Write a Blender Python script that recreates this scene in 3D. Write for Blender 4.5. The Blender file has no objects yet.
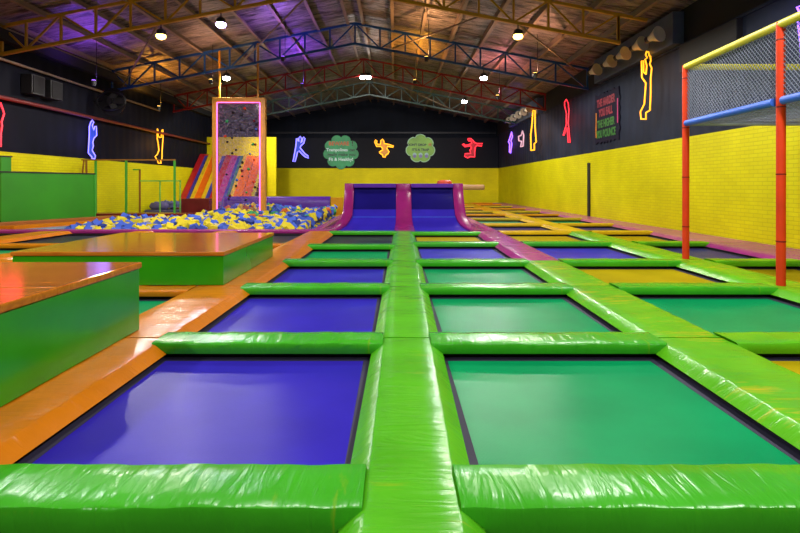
import bpy, math, random
from mathutils import Vector, Matrix, Euler
PI = math.pi
random.seed(11)
S = bpy.context.scene
COL = S.collection

# ------------------------------------------------------------------ helpers
def lin(c):
    return c/12.92 if c <= .04045 else ((c+.055)/1.055)**2.4
def rgb(r, g, b):
    return (lin(r/255), lin(g/255), lin(b/255), 1)

class MB:
    """collects shapes into one mesh"""
    def __init__(s): s.v = []; s.f = []
    def add(s, v, f):
        n = len(s.v); s.v += [tuple(p) for p in v]; s.f += [tuple(i+n for i in q) for q in f]; return s
    def box(s, x0, x1, y0, y1, z0, z1, M=None):
        v = [Vector((x, y, z)) for z in (z0, z1) for y in (y0, y1) for x in (x0, x1)]
        if M: v = [M @ p for p in v]
        return s.add(v, [(0, 2, 3, 1), (4, 5, 7, 6), (0, 1, 5, 4), (2, 6, 7, 3), (0, 4, 6, 2), (1, 3, 7, 5)])
    def bar(s, a, b, w, h):
        a = Vector(a); b = Vector(b); d = b-a; L = d.length; d.normalize()
        up = Vector((0, 0, 1)) if abs(d.z) < .95 else Vector((0, 1, 0))
        x = d.cross(up).normalized(); z = x.cross(d)
        M = Matrix((x, d, z)).transposed().to_4x4(); M.translation = a
        return s.box(-w/2, w/2, 0, L, -h/2, h/2, M)
    def tube(s, pts, r, n=8, closed=False, caps=True):
        pts = [Vector(p) for p in pts]; N = len(pts); rings = []
        prev = None
        for i, p in enumerate(pts):
            a = pts[(i-1) % N] if (closed or i > 0) else p
            b = pts[(i+1) % N] if (closed or i < N-1) else p
            d = (b-a)
            d = d.normalized() if d.length > 1e-9 else Vector((0, 0, 1))
            if prev is None:
                up = Vector((0, 0, 1)) if abs(d.z) < .9 else Vector((0, 1, 0))
                x = d.cross(up).normalized()
            else:
                x = (prev-d*prev.dot(d))
                x = x.normalized() if x.length > 1e-6 else d.orthogonal().normalized()
            prev = x; y = d.cross(x)
            rr = r[i] if isinstance(r, (list, tuple)) else r
            rings.append([p+x*(math.cos(2*PI*k/n)*rr)+y*(math.sin(2*PI*k/n)*rr) for k in range(n)])
        v = [q for R in rings for q in R]; f = []
        for i in range(N if closed else N-1):
            j = (i+1) % N
            for k in range(n):
                f.append((i*n+k, i*n+(k+1) % n, j*n+(k+1) % n, j*n+k))
        if not closed and caps:
            f.append(tuple(range(n-1, -1, -1))); f.append(tuple((N-1)*n+k for k in range(n)))
        return s.add(v, f)
    def prism(s, poly, M, d):
        """poly in local xy, extruded along local z by d, then M"""
        n = len(poly)
        v = [M @ Vector((x, y, 0)) for x, y in poly]+[M @ Vector((x, y, d)) for x, y in poly]
        f = [tuple(range(n-1, -1, -1)), tuple(range(n, 2*n))]
        for i in range(n):
            j = (i+1) % n; f.append((i, j, n+j, n+i))
        return s.add(v, f)
    def strip(s, rows, cap=True):
        """rows: list of cross-sections (equal length), closed around"""
        m = len(rows[0]); f = []
        for i in range(len(rows)-1):
            for k in range(m):
                l = (k+1) % m
                f.append((i*m+k, i*m+l, (i+1)*m+l, (i+1)*m+k))
        if cap:
            f.append(tuple(range(m-1, -1, -1))); f.append(tuple((len(rows)-1)*m+k for k in range(m)))
        return s.add([p for r in rows for p in r], f)
    def build(s, name, mat, parent=None, loc=None, smooth=False, bevel=0, seg=2):
        me = bpy.data.meshes.new(name)
        o = (Vector(loc) if loc is not None else Vector((0, 0, 0)))
        me.from_pydata([tuple(Vector(p)-o) for p in s.v], [], s.f); me.update()
        import bmesh
        b = bmesh.new(); b.from_mesh(me); bmesh.ops.recalc_face_normals(b, faces=b.faces); b.to_mesh(me); b.free()
        if smooth:
            for p in me.polygons: p.use_smooth = True
            if smooth is not True:
                me.set_sharp_from_angle(angle=math.radians(smooth))
        me.materials.append(mat)
        ob = bpy.data.objects.new(name, me); COL.objects.link(ob)
        ob.location = o
        if parent: ob.parent = parent
        if bevel:
            m = ob.modifiers.new('Bevel', 'BEVEL'); m.width = bevel; m.segments = seg; m.limit_method = 'ANGLE'; m.angle_limit = math.radians(35)
        return ob

def tag(o, label, cat, group=None, kind=None):
    if label: o['label'] = label
    if cat: o['category'] = cat
    if group: o['group'] = group
    if kind: o['kind'] = kind
    return o
def empty(name, loc, label, cat, group=None, rz=0):
    o = bpy.data.objects.new(name, None); COL.objects.link(o)
    o.location = loc; o.rotation_euler = (0, 0, rz); o.empty_display_size = .2
    return tag(o, label, cat, group)
def struct(o):
    o['kind'] = 'structure'; return o
ORD = ['first', 'second', 'third', 'fourth', 'fifth', 'sixth', 'seventh', 'eighth', 'ninth', 'tenth', 'eleventh', 'twelfth', 'thirteenth']

# ------------------------------------------------------------------ materials
def newmat(name):
    m = bpy.data.materials.new(name); m.use_nodes = True
    nt = m.node_tree; b = nt.nodes['Principled BSDF']
    return m, nt, b
def N(nt, t, **k):
    n = nt.nodes.new(t)
    for a, v in k.items(): setattr(n, a, v)
    return n
def mapping(nt, scale, coord='Object', rot=(0, 0, 0)):
    tc = N(nt, 'ShaderNodeTexCoord'); mp = N(nt, 'ShaderNodeMapping')
    mp.inputs['Scale'].default_value = scale; mp.inputs['Rotation'].default_value = rot
    nt.links.new(tc.outputs[coord], mp.inputs['Vector']); return mp
def noise(nt, mp, scale, detail=3, rough=.5, dist=0):
    n = N(nt, 'ShaderNodeTexNoise'); n.inputs['Scale'].default_value = scale
    n.inputs['Detail'].default_value = detail; n.inputs['Roughness'].default_value = rough
    n.inputs['Distortion'].default_value = dist
    nt.links.new(mp.outputs[0], n.inputs['Vector']); return n
def ramp(nt, src, a, b, c0, c1):
    r = N(nt, 'ShaderNodeValToRGB'); e = r.color_ramp.elements
    e[0].position = a; e[1].position = b; e[0].color = c0; e[1].color = c1
    nt.links.new(src, r.inputs[0]); return r
def bump(nt, b, src, strength, dist=.01, prev=None):
    n = N(nt, 'ShaderNodeBump'); n.inputs['Strength'].default_value = strength; n.inputs['Distance'].default_value = dist
    nt.links.new(src, n.inputs['Height'])
    if prev: nt.links.new(prev.outputs[0], n.inputs['Normal'])
    nt.links.new(n.outputs[0], b.inputs['Normal']); return n
def mixc(nt, fac, a, b):
    m = N(nt, 'ShaderNodeMix', data_type='RGBA')
    if isinstance(fac, float): m.inputs[0].default_value = fac
    else: nt.links.new(fac, m.inputs[0])
    for i, c in ((6, a), (7, b)):
        if isinstance(c, tuple): m.inputs[i].default_value = c
        else: nt.links.new(c, m.inputs[i])
    return m

def plain(name, c, rough=.5, metal=0, var=.12, vs=3, spec=.5, coat=0):
    m, nt, b = newmat(name)
    mp = mapping(nt, (1, 1, 1)); n = noise(nt, mp, vs, 4)
    d = tuple(x*(1-var) for x in c[:3])+(1,); l = tuple(min(1, x*(1+var)) for x in c[:3])+(1,)
    r = ramp(nt, n.outputs[0], .3, .7, d, l); nt.links.new(r.outputs[0], b.inputs['Base Color'])
    b.inputs['Roughness'].default_value = rough; b.inputs['Metallic'].default_value = metal
    b.inputs['Specular IOR Level'].default_value = spec; b.inputs['Coat Weight'].default_value = coat
    return m

def vinyl(name, c, worn=None, amount=.64, rough=.26, wr=.28):
    """glossy padded vinyl: creases run across the pad's own length (local x)"""
    m, nt, b = newmat(name)
    mp = mapping(nt, (1, 1, 1))
    n = noise(nt, mp, 2.0, 4)
    d = tuple(x*.86 for x in c[:3])+(1,); l = tuple(min(1, x*1.1) for x in c[:3])+(1,)
    r = ramp(nt, n.outputs[0], .3, .7, d, l); out = r.outputs[0]
    if worn:
        mp2 = mapping(nt, (9, 1.4, 1.4)); n2 = noise(nt, mp2, 1.6, 5, .6, .6)
        n3 = noise(nt, mp, .8, 2)
        mu = N(nt, 'ShaderNodeMath', operation='MULTIPLY'); nt.links.new(n2.outputs[0], mu.inputs[0]); nt.links.new(n3.outputs[0], mu.inputs[1])
        f = ramp(nt, mu.outputs[0], amount*.5, amount*.5+.14, (0, 0, 0, 1), (.75, .75, .75, 1))
        mx = mixc(nt, f.outputs[0], out, worn); out = mx.outputs[2]
    nt.links.new(out, b.inputs['Base Color'])
    b.inputs['Roughness'].default_value = rough; b.inputs['Specular IOR Level'].default_value = .3
    mpw = mapping(nt, (5, .9, .9), rot=(0, 0, .25)); w = noise(nt, mpw, 2.2, 3, .5, 1.2)
    mps = mapping(nt, (1, 1, 1)); s = noise(nt, mps, 16, 2)
    b1 = bump(nt, b, w.outputs[0], wr, .035)
    bump(nt, b, s.outputs[0], .15, .006, b1)
    return m

def jumpmat(name, c):
    m, nt, b = newmat(name)
    mp = mapping(nt, (1, 1, 1)); n = noise(nt, mp, 1.3, 4); n2 = noise(nt, mp, 60, 2)
    d = tuple(x*.86 for x in c[:3])+(1,); l = tuple(min(1, x*1.14) for x in c[:3])+(1,)
    r = ramp(nt, n.outputs[0], .3, .72, d, l); nt.links.new(r.outputs[0], b.inputs['Base Color'])
    b.inputs['Roughness'].default_value = .3; b.inputs['Specular IOR Level'].default_value = .045
    wv = N(nt, 'ShaderNodeTexWave'); wv.inputs['Scale'].default_value = 40; wv.inputs['Distortion'].default_value = 1
    nt.links.new(mp.outputs[0], wv.inputs['Vector'])
    b1 = bump(nt, b, wv.outputs[0], .12, .003); bump(nt, b, n2.outputs[0], .1, .003, b1)
    return m

def brickmat(name, axis, c, c2, mort):
    m, nt, b = newmat(name)
    tc = N(nt, 'ShaderNodeTexCoord'); sp = N(nt, 'ShaderNodeSeparateXYZ'); cb = N(nt, 'ShaderNodeCombineXYZ')
    nt.links.new(tc.outputs['Object'], sp.inputs[0])
    nt.links.new(sp.outputs[axis], cb.inputs[0]); nt.links.new(sp.outputs[2], cb.inputs[1])
    br = N(nt, 'ShaderNodeTexBrick'); nt.links.new(cb.outputs[0], br.inputs['Vector'])
    br.inputs['Scale'].default_value = 1; br.inputs['Brick Width'].default_value = .34; br.inputs['Row Height'].default_value = .1
    br.inputs['Mortar Size'].default_value = .009; br.inputs['Mortar Smooth'].default_value = .5
    br.inputs['Color1'].default_value = c; br.inputs['Color2'].default_value = c2; br.inputs['Mortar'].default_value = mort
    mp = mapping(nt, (1, 1, 1)); n = noise(nt, mp, .7, 4)
    r = ramp(nt, n.outputs[0], .3, .7, (.82, .82, .82, 1), (1, 1, 1, 1))
    mx = N(nt, 'ShaderNodeMix', data_type='RGBA', blend_type='MULTIPLY'); mx.inputs[0].default_value = 1
    nt.links.new(br.outputs[0], mx.inputs[6]); nt.links.new(r.outputs[0], mx.inputs[7])
    nt.links.new(mx.outputs[2], b.inputs['Base Color'])
    b.inputs['Roughness'].default_value = .55; b.inputs['Specular IOR Level'].default_value = .15
    inv = N(nt, 'ShaderNodeMath', operation='SUBTRACT'); inv.inputs[0].default_value = 1; nt.links.new(br.outputs['Fac'], inv.inputs[1])
    n2 = noise(nt, mp, 14, 3)
    b1 = bump(nt, b, inv.outputs[0], .6, .012); bump(nt, b, n2.outputs[0], .25, .012, b1)
    return m

def woodmat(name, c, c2):
    m, nt, b = newmat(name)
    mp = mapping(nt, (.9, 7, 7)); n = noise(nt, mp, 2.2, 6, .6, .8)
    r = ramp(nt, n.outputs[0], .3, .72, c, c2); nt.links.new(r.outputs[0], b.inputs['Base Color'])
    b.inputs['Roughness'].default_value = .13; b.inputs['Specular IOR Level'].default_value = .45
    bump(nt, b, n.outputs[0], .05, .004)
    return m

def glow(name, c, s):
    m, nt, b = newmat(name)
    b.inputs['Base Color'].default_value = c; b.inputs['Emission Color'].default_value = c; b.inputs['Emission Strength'].default_value = s
    return m

def cladding(name, c, axis):
    m, nt, b = newmat(name)
    mp = mapping(nt, (1, 1, 1)); n = noise(nt, mp, .6, 5)
    r = ramp(nt, n.outputs[0], .3, .75, tuple(x*.6 for x in c[:3])+(1,), tuple(x*1.3 for x in c[:3])+(1,))
    nt.links.new(r.outputs[0], b.inputs['Base Color']); b.inputs['Roughness'].default_value = .7; b.inputs['Specular IOR Level'].default_value = .12
    sc = (1, 1, .01) if axis == 0 else (.01, 1, .01)
    mp2 = mapping(nt, sc); wv = N(nt, 'ShaderNodeTexWave', bands_direction='X' if axis == 0 else 'Y'); wv.inputs['Scale'].default_value = .5
    nt.links.new(mp2.outputs[0], wv.inputs['Vector']); bump(nt, b, wv.outputs[0], .5, .03)
    return m

def foilmat(name):
    m, nt, b = newmat(name)
    mp = mapping(nt, (.7, 3.2, 1)); n = noise(nt, mp, 1.05, 5, .6, 1.6)
    mp2 = mapping(nt, (1, 1, 1)); n2 = noise(nt, mp2, .8, 3)
    r = ramp(nt, n.outputs[0], .36, .58, rgb(44, 36, 36), rgb(146, 132, 128)); nt.links.new(r.outputs[0], b.inputs['Base Color'])
    b.inputs['Roughness'].default_value = .42; b.inputs['Metallic'].default_value = .25
    b1 = bump(nt, b, n.outputs[0], 1.0, .12); bump(nt, b, n2.outputs[0], .4, .15, b1)
    return m

WORN = rgb(205, 175, 20)
M = {}
M['green'] = vinyl('green_vinyl', rgb(62, 168, 30), rgb(160, 175, 30), .72)
M['lime'] = vinyl('lime_vinyl', rgb(90, 178, 24), WORN, .68)
M['strip_green'] = vinyl('strip_green_vinyl', rgb(84, 178, 26), rgb(150, 172, 26), .8)
M['orange'] = vinyl('orange_vinyl', rgb(206, 118, 12), None)
M['pink'] = vinyl('pink_vinyl', rgb(158, 44, 126), None)
M['rose'] = vinyl('rose_vinyl', rgb(178, 92, 132), None)
M['yellow'] = vinyl('yellow_vinyl', rgb(218, 178, 24), None)
M['purple'] = vinyl('purple_vinyl', rgb(84, 40, 150), None)
M['palev'] = vinyl('pale_blue_vinyl', rgb(120, 150, 176), None)
M['rampink'] = vinyl('ramp_magenta_vinyl', rgb(140, 32, 106), None)
M['maroon'] = vinyl('maroon_vinyl', rgb(110, 34, 34), None)
M['brown'] = vinyl('brown_vinyl', rgb(150, 92, 44), None)
M['olive'] = vinyl('olive_vinyl', rgb(188, 160, 36), None)
M['amber'] = vinyl('amber_vinyl', rgb(202, 142, 20), None)
MAT = {k: jumpmat(k+'_mat', c) for k, c in dict(
    shaded_blue=rgb(26, 20, 104), blue=rgb(50, 38, 172), green=rgb(10, 144, 86), yellow=rgb(176, 156, 16), navy=rgb(52, 46, 112), violet=rgb(62, 48, 180),
    charcoal=rgb(46, 48, 58), teal=rgb(70, 150, 110), pale=rgb(140, 160, 178)).items()}
M['band'] = plain('black_webbing', rgb(40, 36, 62), .7)
M['steel'] = plain('dark_steel', rgb(30, 30, 34), .5, .6)
M['concrete'] = plain('dark_concrete', rgb(52, 50, 50), .8)
M['brick_r'] = brickmat('yellow_brick_right', 1, rgb(222, 216, 10), rgb(216, 208, 8), rgb(196, 188, 8))
M['brick_b'] = brickmat('yellow_brick_back', 0, rgb(232, 216, 10), rgb(226, 208, 8), rgb(212, 196, 8))
M['clad_r'] = cladding('dark_cladding_right', rgb(36, 42, 58), 1)
M['clad_l'] = cladding('dark_cladding_left', rgb(14, 16, 28), 1)
M['clad_b'] = cladding('dark_cladding_back', rgb(12, 17, 28), 0)
M['board'] = plain('black_board', rgb(13, 14, 24), .6, spec=.15)
M['foil'] = foilmat('foil_insulation')
M['purlin'] = plain('dull_galvanised', rgb(138, 118, 98), .5, .2)
for k, c in dict(t_yellow=rgb(190, 138, 24), t_blue=rgb(18, 74, 142), t_red=rgb(150, 26, 22), t_green=rgb(8, 50, 40)).items():
    M[k] = plain(k[2:]+'_steel_paint', c, .45)
M['wood'] = woodmat('varnished_plywood', rgb(160, 84, 16), rgb(198, 120, 34))
M['woodedge'] = plain('plywood_edge', rgb(172, 98, 30), .4)
M['side_green'] = plain('glossy_green_panel', rgb(44, 142, 8), .22, 0, .12, 1.5)
M['panel_green'] = plain('green_wall_panel', rgb(36, 130, 3), .5, 0, .12, 1)
M['black'] = plain('black_plastic', rgb(14, 14, 16), .5)
M['black2'] = plain('dark_recess', rgb(8, 8, 10), .8)
M['bulk'] = plain('blue_grey_sheet', rgb(78, 88, 108), .4, .2)
M['pole'] = plain('orange_red_foam_sleeve', rgb(212, 56, 8), .55, spec=.25)
M['yfoam'] = plain('yellow_foam_sleeve', rgb(206, 196, 40), .5)
M['bfoam'] = plain('blue_foam_sleeve', rgb(36, 98, 208), .5)
M['net'] = plain('pale_net_cord', rgb(122, 128, 146), .7)
M['gpost'] = plain('green_post_paint', rgb(58, 150, 44), .4)
M['lpost'] = plain('pale_green_post_paint', rgb(120, 190, 70), .4)
M['opost'] = plain('orange_tower_paint', rgb(200, 138, 20), .5)
M['brownpost'] = plain('brown_post_paint', rgb(130, 86, 20), .5)
M['redpipe'] = plain('dull_red_pipe', rgb(104, 28, 22), .5)
M['shade'] = plain('cream_lamp_shade', rgb(206, 194, 170), .5)
M['lampbody'] = plain('lamp_housing', rgb(40, 40, 44), .5)
M['fblue'] = plain('blue_foam', rgb(66, 100, 208), .85, 0, .2, .6)
M['fyellow'] = plain('yellow_foam', rgb(222, 204, 36), .85, 0, .15, .6)
M['fdark'] = plain('dark_blue_foam', rgb(34, 56, 140), .85)
M['fgreen'] = plain('green_foam', rgb(50, 150, 90), .85)
M['forange'] = plain('orange_foam', rgb(214, 110, 30), .85)
M['fcream'] = plain('cream_foam', rgb(220, 206, 150), .85)
M['tan'] = plain('tan_vinyl_roll', rgb(176, 134, 84), .5)
M['redcush'] = plain('red_cushion', rgb(208, 64, 30), .5)
M['lens'] = glow('white_lamp_lens', (1, .98, .95, 1), 60)
M['lens_v'] = glow('violet_lamp_lens', (.6, .45, 1, 1), 40)
M['lens_o'] = glow('amber_lamp_lens', (1, .6, .12, 1), 12)
M['lens_p'] = glow('purple_par_lens', (.35, .12, 1, 1), 10)
NEON = dict(blue=((.2, .17, 1, 1), 2.6), violet=((.3, .12, 1, 1), 2.8), yellow=((1, .4, .015, 1), 1.9), red=((1, .03, .05, 1), 2), pink=((1, .12, .45, 1), 2.6), pale=((.8, .45, .55, 1), .8))
for k, (c, s) in NEON.items(): M['n_'+k] = glow(k+'_neon', c, s)

# clear climbing panel
m, nt, b = newmat('clear_acrylic'); M['acrylic'] = m
b.inputs['Base Color'].default_value = (.5, .45, .62, 1); b.inputs['Roughness'].default_value = .1
tr = N(nt, 'ShaderNodeBsdfTransparent'); tr.inputs[0].default_value = (.93, .86, .97, 1)
mp = mapping(nt, (1, 1, 1)); n = noise(nt, mp, 9, 5, .7)
r = ramp(nt, n.outputs[0], .45, .75, (.03, .03, .03, 1), (.3, .3, .3, 1))
ms = N(nt, 'ShaderNodeMixShader'); nt.links.new(r.outputs[0], ms.inputs[0])
nt.links.new(tr.outputs[0], ms.inputs[1]); nt.links.new(b.outputs[0], ms.inputs[2])
nt.links.new(ms.outputs[0], nt.nodes['Material Output'].inputs[0])

# ------------------------------------------------------------------ camera (level, shifted lens, like a straightened interior shot)
CZ = 1.5
F = 540.0
VX, VY = 395.0, 185.5
cam = bpy.data.cameras.new('camera'); co = bpy.data.objects.new('camera', cam); COL.objects.link(co)
co.location = (0, 0, CZ); co.rotation_euler = (PI/2, 0, 0)
cam.sensor_width = 36; cam.lens = F*36/800
cam.shift_x = (400-VX)/800; cam.shift_y = -(266.5-VY)/800
cam.clip_start = .05; cam.clip_end = 200
S.camera = co

def drift(y): return .014*min(max(y, 0), 20)
XR, XL, YB = 9.0, -13.2, 47.0         # right wall, left wall, back wall
RIDGE_X, SL = -1.85, .195             # roof ridge, slope
def roof(x): return 9.22-SL*abs(x-RIDGE_X)
FL = -.6                              # concrete below the trampoline deck

# ------------------------------------------------------------------ the hall
def slab(name, mat, x0, x1, y0, y1, z0, z1):
    return struct(MB().box(x0, x1, y0, y1, z0, z1).build(name, mat, None, ((x0+x1)/2, (y0+y1)/2, z0)))
YF = -9.0
slab('floor', M['concrete'], XL-.3, XR+.3, YF-.3, YB+1.6, FL-.2, FL)
slab('wall_right', M['brick_r'], XR, XR+.3, YF, YB, FL, 3.0)
slab('wall_right_upper', M['clad_r'], XR+.02, XR+.3, YF, YB, 3.0, 5.92)
slab('wall_right_top', M['black2'], XR+.12, XR+.3, YF, YB+1.2, 5.92, 7.4)
slab('trim_1', M['clad_r'], XR-.02, XR+.12, YF, YB, 5.86, 5.94)
slab('wall_left', M['brick_r'], XL-.3, XL, YF, 37.9, FL, 2.64)
slab('wall_left_upper', M['clad_l'], XL-.3, XL-.02, YF, YB+1.2, 2.64, 7.2)
slab('wall_back', M['brick_b'], -11.5, XR, YB, YB+.3, FL, 3.02)
slab('wall_back_dark', M['clad_b'], XL, XR+.3, YB+1.2, YB+1.5, FL, 9.3)
slab('wall_back_left', M['brick_b'], XL, -8.35, 37.9, 38.1, FL, 4.9)
slab('wall_front', M['clad_b'], XL-.3, XR+.3, YF-.3, YF, FL, 9.3)
# roof: two slopes of foil insulated sheet
for nm, xa, xb in (('ceiling_left', XL-.3, RIDGE_X), ('ceiling_right', RIDGE_X, XR+.3)):
    mb = MB()
    za, zb = roof(xa), roof(xb)
    mb.add([(xa, YF-.3, za), (xb, YF-.3, zb), (xb, YB+1.5, zb), (xa, YB+1.5, za), (xa, YF-.3, za+.1), (xb, YF-.3, zb+.1), (xb, YB+1.5, zb+.1), (xa, YB+1.5, za+.1)],
           [(0, 1, 2, 3), (4, 7, 6, 5), (0, 4, 5, 1), (1, 5, 6, 2), (2, 6, 7, 3), (3, 7, 4, 0)])
    o = struct(mb.build('ceiling', M['foil']))
# eave beam along the left wall
slab('trim_2', M['purlin'], XL-.02, XL+.12, YF, YB, 6.66, 6.82)
slab('trim_3', M['black2'], XL, XL+.35, YF, YB, 6.3, 6.66)

# purlins
pl = MB()
L0, L1_ = 9.5, YB+1.1
first = None
xs = [RIDGE_X-.35-1.35*k for k in range(9)]+[RIDGE_X+.35+1.35*k for k in range(8)]
for i, x in enumerate(xs):
    side = 'left' if x < RIDGE_X else 'right'
    k = i if side == 'left' else i-9
    if first is None:
        mb = MB(); mb.box(-.035, -.005, L0, L1_, -.2, 0); mb.box(-.035, .1, L0, L1_, -.215, -.2)
        o = mb.build('roof_purlin', M['purlin']); first = o
    else:
        o = first.copy(); COL.objects.link(o)
    o.location = (x, 0, roof(x)-.005)
    tag(o, 'long galvanised purlin under the %s roof slope, %s from the ridge' % (side, ORD[k]), 'roof beam', 'purlins under the roof sheets')

# trusses
def truss(y, mat, colour, rest):
    t = empty('roof_truss', (RIDGE_X, y, 5.7), '%s painted steel lattice roof truss, %s' % (colour, rest), 'roof truss', 'lattice roof trusses')
    def zt(x): return 9.0-SL*abs(x-RIDGE_X)
    def zb(x): return zt(x)-.93
    xl, xr = XL+.05, XR-.6 if y < 20 else XR-.05
    for a, c in ((xl, RIDGE_X), (RIDGE_X, xr)):
        for nm, fn in (('top_chord', zt), ('bottom_chord', zb)):
            c_ = c-.9 if (y < 20 and c > RIDGE_X and fn is zb) else c
            mb = MB().bar((a, y, fn(a)), (c_, y, fn(c_)), .11, .1); mb.build(nm, mat, None, None)
            o = COL.objects[-1]; o.parent = t; o.matrix_parent_inverse = Matrix.Translation(-Vector(t.location))
    pts = [RIDGE_X]
    x = RIDGE_X
    step = 1.16
    left = [RIDGE_X-step*k for k in range(0, 10) if RIDGE_X-step*k > xl+.5]+[xl+.05]
    right = [RIDGE_X+step*k for k in range(0, 10)]
    right = [q for q in right if q < xr-.6]+([xr-.05] if y > 20 else [xr-.95])
    def strut(a, c, w=.06):
        mb = MB().bar(a, c, w, w); o = mb.build('web_strut', mat); o.parent = t; o.matrix_parent_inverse = Matrix.Translation(-Vector(t.location))
    for seq in (left, right):
        for i, q in enumerate(seq):
            if not (i == 0 and seq is right): strut((q, y, zb(q)), (q, y, zt(q)), .07)
            if i+1 < len(seq):
                q2 = seq[i+1]
                if i % 2 == 0: strut((q, y, zt(q)), (q2, y, zb(q2)))
                else: strut((q, y, zb(q)), (q2, y, zt(q2)))
    return t
truss(18, M['t_yellow'], 'yellow', 'nearest of those in view')
truss(25, M['t_blue'], 'blue', 'behind the yellow one')
truss(32, M['t_red'], 'red', 'behind the blue one')
truss(39, M['t_green'], 'green', 'furthest from the camera, near the back wall')
# bracing rods between trusses
def rod(a, b, r, label):
    o = MB().tube([a, b], r, 6).build('brace_rod', M['purlin'], None, a); tag(o, label, 'brace rod', 'thin steel brace rods under the roof')
rod((-7.85, 18, 6.95), (-12.6, 25, 6.1), .035, 'thin brace rod from yellow truss down to the left end of blue truss')
rod((4.06, 18, 6.9), (8.5, 25, 6.75), .035, 'thin brace rod from yellow truss to the right end of blue truss')
rod((-2.9, 18, 7.85), (-7.1, 25, 7.2), .035, 'thin brace rod crossing left of the ridge between yellow and blue trusses')
rod((3.0, 18, 7.2), (-.1, 25, 7.85), .035, 'thin brace rod crossing right of the ridge between yellow and blue trusses')
rod((-2.6, 32, 8.0), (-7.8, 39, 7.0), .035, 'thin brace rod from the red truss to the green truss, left side')
rod((-1.0, 32, 8.0), (4.2, 39, 6.95), .035, 'thin brace rod from the red truss to the green truss, right side')

# ------------------------------------------------------------------ lamps
def spot(name, loc, d, power, col, angle=176, r=.14, blend=.15):
    l = bpy.data.lights.new(name, 'SPOT'); l.energy = power; l.color = col; l.spot_size = math.radians(angle); l.spot_blend = blend; l.shadow_soft_size = r
    o = bpy.data.objects.new(name, l); COL.objects.link(o); o.location = loc
    o.rotation_euler = Vector(d).to_track_quat('-Z', 'Y').to_euler(); return o
def chord_z(x): return 9.0-.93-SL*abs(x-RIDGE_X)-.05
def flood(x, y, label, power=1500, lens='lens', col=(1, .97, .93), double=False, dz=0, aim=0, wash=False):
    z = chord_z(x)+dz
    t = empty('flood_lamp', (x, y, z-.45), label, 'lamp', 'flood lamps hung under the roof trusses')
    def P(mb, nm, mat, **k):
        o = mb.build(nm, mat, None, None, **k); o.parent = t; o.matrix_parent_inverse = Matrix.Translation(-Vector(t.location)); return o
    P(MB().tube([(x, y, z), (x, y, z-.16)], .018, 8), 'hanger', M['lampbody'])
    offs = (-.16, .16) if double else (0,)
    for dx in offs:
        P(MB().tube([(x+dx, y, z-.14), (x+dx, y, z-.2), (x+dx, y, z-.34)], [.06, .14, .16], 16), 'housing', M['lampbody'], smooth=40)
        P(MB().tube([(x+dx, y, z-.335), (x+dx, y, z-.40), (x+dx, y, z-.46), (x+dx, y, z-.49)], [.15, .165, .13, .06], 16), 'lens', M[lens], smooth=60)
    if double: P(MB().box(x-.3, x+.3, y-.03, y+.03, z-.17, z-.13), 'crossbar', M['lampbody'])
    if power:
        for dx in offs:
            if wash: spot('added_wall_beam', (x+dx*2, y+.1, z-.66), (0, 15, -5.8), 1900/len(offs), col, 58, .14, .6)  # second beam added below the fixture to brighten the back wall
            spot('lamp_light', (x+dx, y, z-.66), (0, aim, -1), power/len(offs), col)
PW = 900
for y, nm in ((-3, None), (4, None), (11, None), (18, 'yellow'), (25, 'blue'), (32, 'red')):
    for x, sd in ((-7.8, 'left'), (4.1, 'right')):
        if nm == 'yellow':
            flood(x, y, 'small amber lamp under the yellow roof truss, %s side' % sd, PW, 'lens_o', (1, .93, .8))
        elif nm:
            flood(x, y, 'bright white flood lamp under the %s roof truss, %s side' % (nm, sd), PW*(1.1 if nm == 'red' else 1)*(.68 if sd == 'left' else 1), aim=(.4 if nm == 'red' else 0), wash=(nm == 'red'))
        else:
            flood(x, y, 'white flood lamp out of frame above the %s trampolines, %s' % (sd, {-3: 'behind the camera', 4: 'over the nearest rows', 11: 'over the middle rows'}[y]), PW*(1.7 if y < 0 else 1)*(.8 if sd == 'left' else 1))
flood(RIDGE_X+.1, 32, 'pair of white flood lamps at the peak of the red truss', PW, double=True, aim=.4, dz=.3, wash=True)
flood(-5.8, 18, 'violet white lamp under the yellow truss, left of the ridge', 450, 'lens_v', (.8, .72, 1))
flood(-1.85, 6, 'white flood lamp out of frame high above the centre strip', PW)

def par(x, y, power, col, lens, label):
    zr = roof(x)-.22; z = zr-1.75
    t = empty('spotlight', (x, y, z), label, 'lamp', 'coloured uplights hung below the roof')
    def P(mb, nm, mat, **k):
        o = mb.build(nm, mat, None, None, **k); o.parent = t; o.matrix_parent_inverse = Matrix.Translation(-Vector(t.location)); return o
    P(MB().tube([(x+.1, y, zr), (x+.1, y, z+.05)], .012, 6), 'hanger', M['lampbody'])
    P(MB().tube([(x, y, z), (x, y, z+.12), (x, y, z+.2)], [.07, .08, .09], 14), 'can', M['lampbody'], smooth=40)
    P(MB().tube([(x, y, z+.195), (x, y, z+.21)], .075, 14), 'lens', M[lens])
    spot('par_glow', (x, y, z+.26), (0, 0, 1), power, col, 150, .08, .8)
UP = 300
PUR, AMB, ROS = (.24, .06, 1), (1, .42, .04), (1, .3, .34)
par(-4.9, 28.4, UP*2.2, PUR, 'lens_p', 'purple uplight behind the blue truss, left of the ridge')
par(-4.7, 22.6, UP*1.2, (.36, .16, 1), 'lens_p', 'purple uplight in front of the blue truss, left of the ridge')
par(-11.6, 20.8, UP*1.2, PUR, 'lens_p', 'purple uplight above the left wall, behind the yellow truss')
par(-11.9, 27.2, UP*1.7, AMB, 'lens_o', 'amber uplight behind the left end of the blue truss')
par(1.0, 27.6, UP*1.9, AMB, 'lens_o', 'amber uplight behind the blue truss, right of the ridge')
par(1.3, 22.4, UP*1.5, (1, .5, .2), 'lens_o', 'amber uplight in front of the blue truss, right of the ridge')
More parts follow.
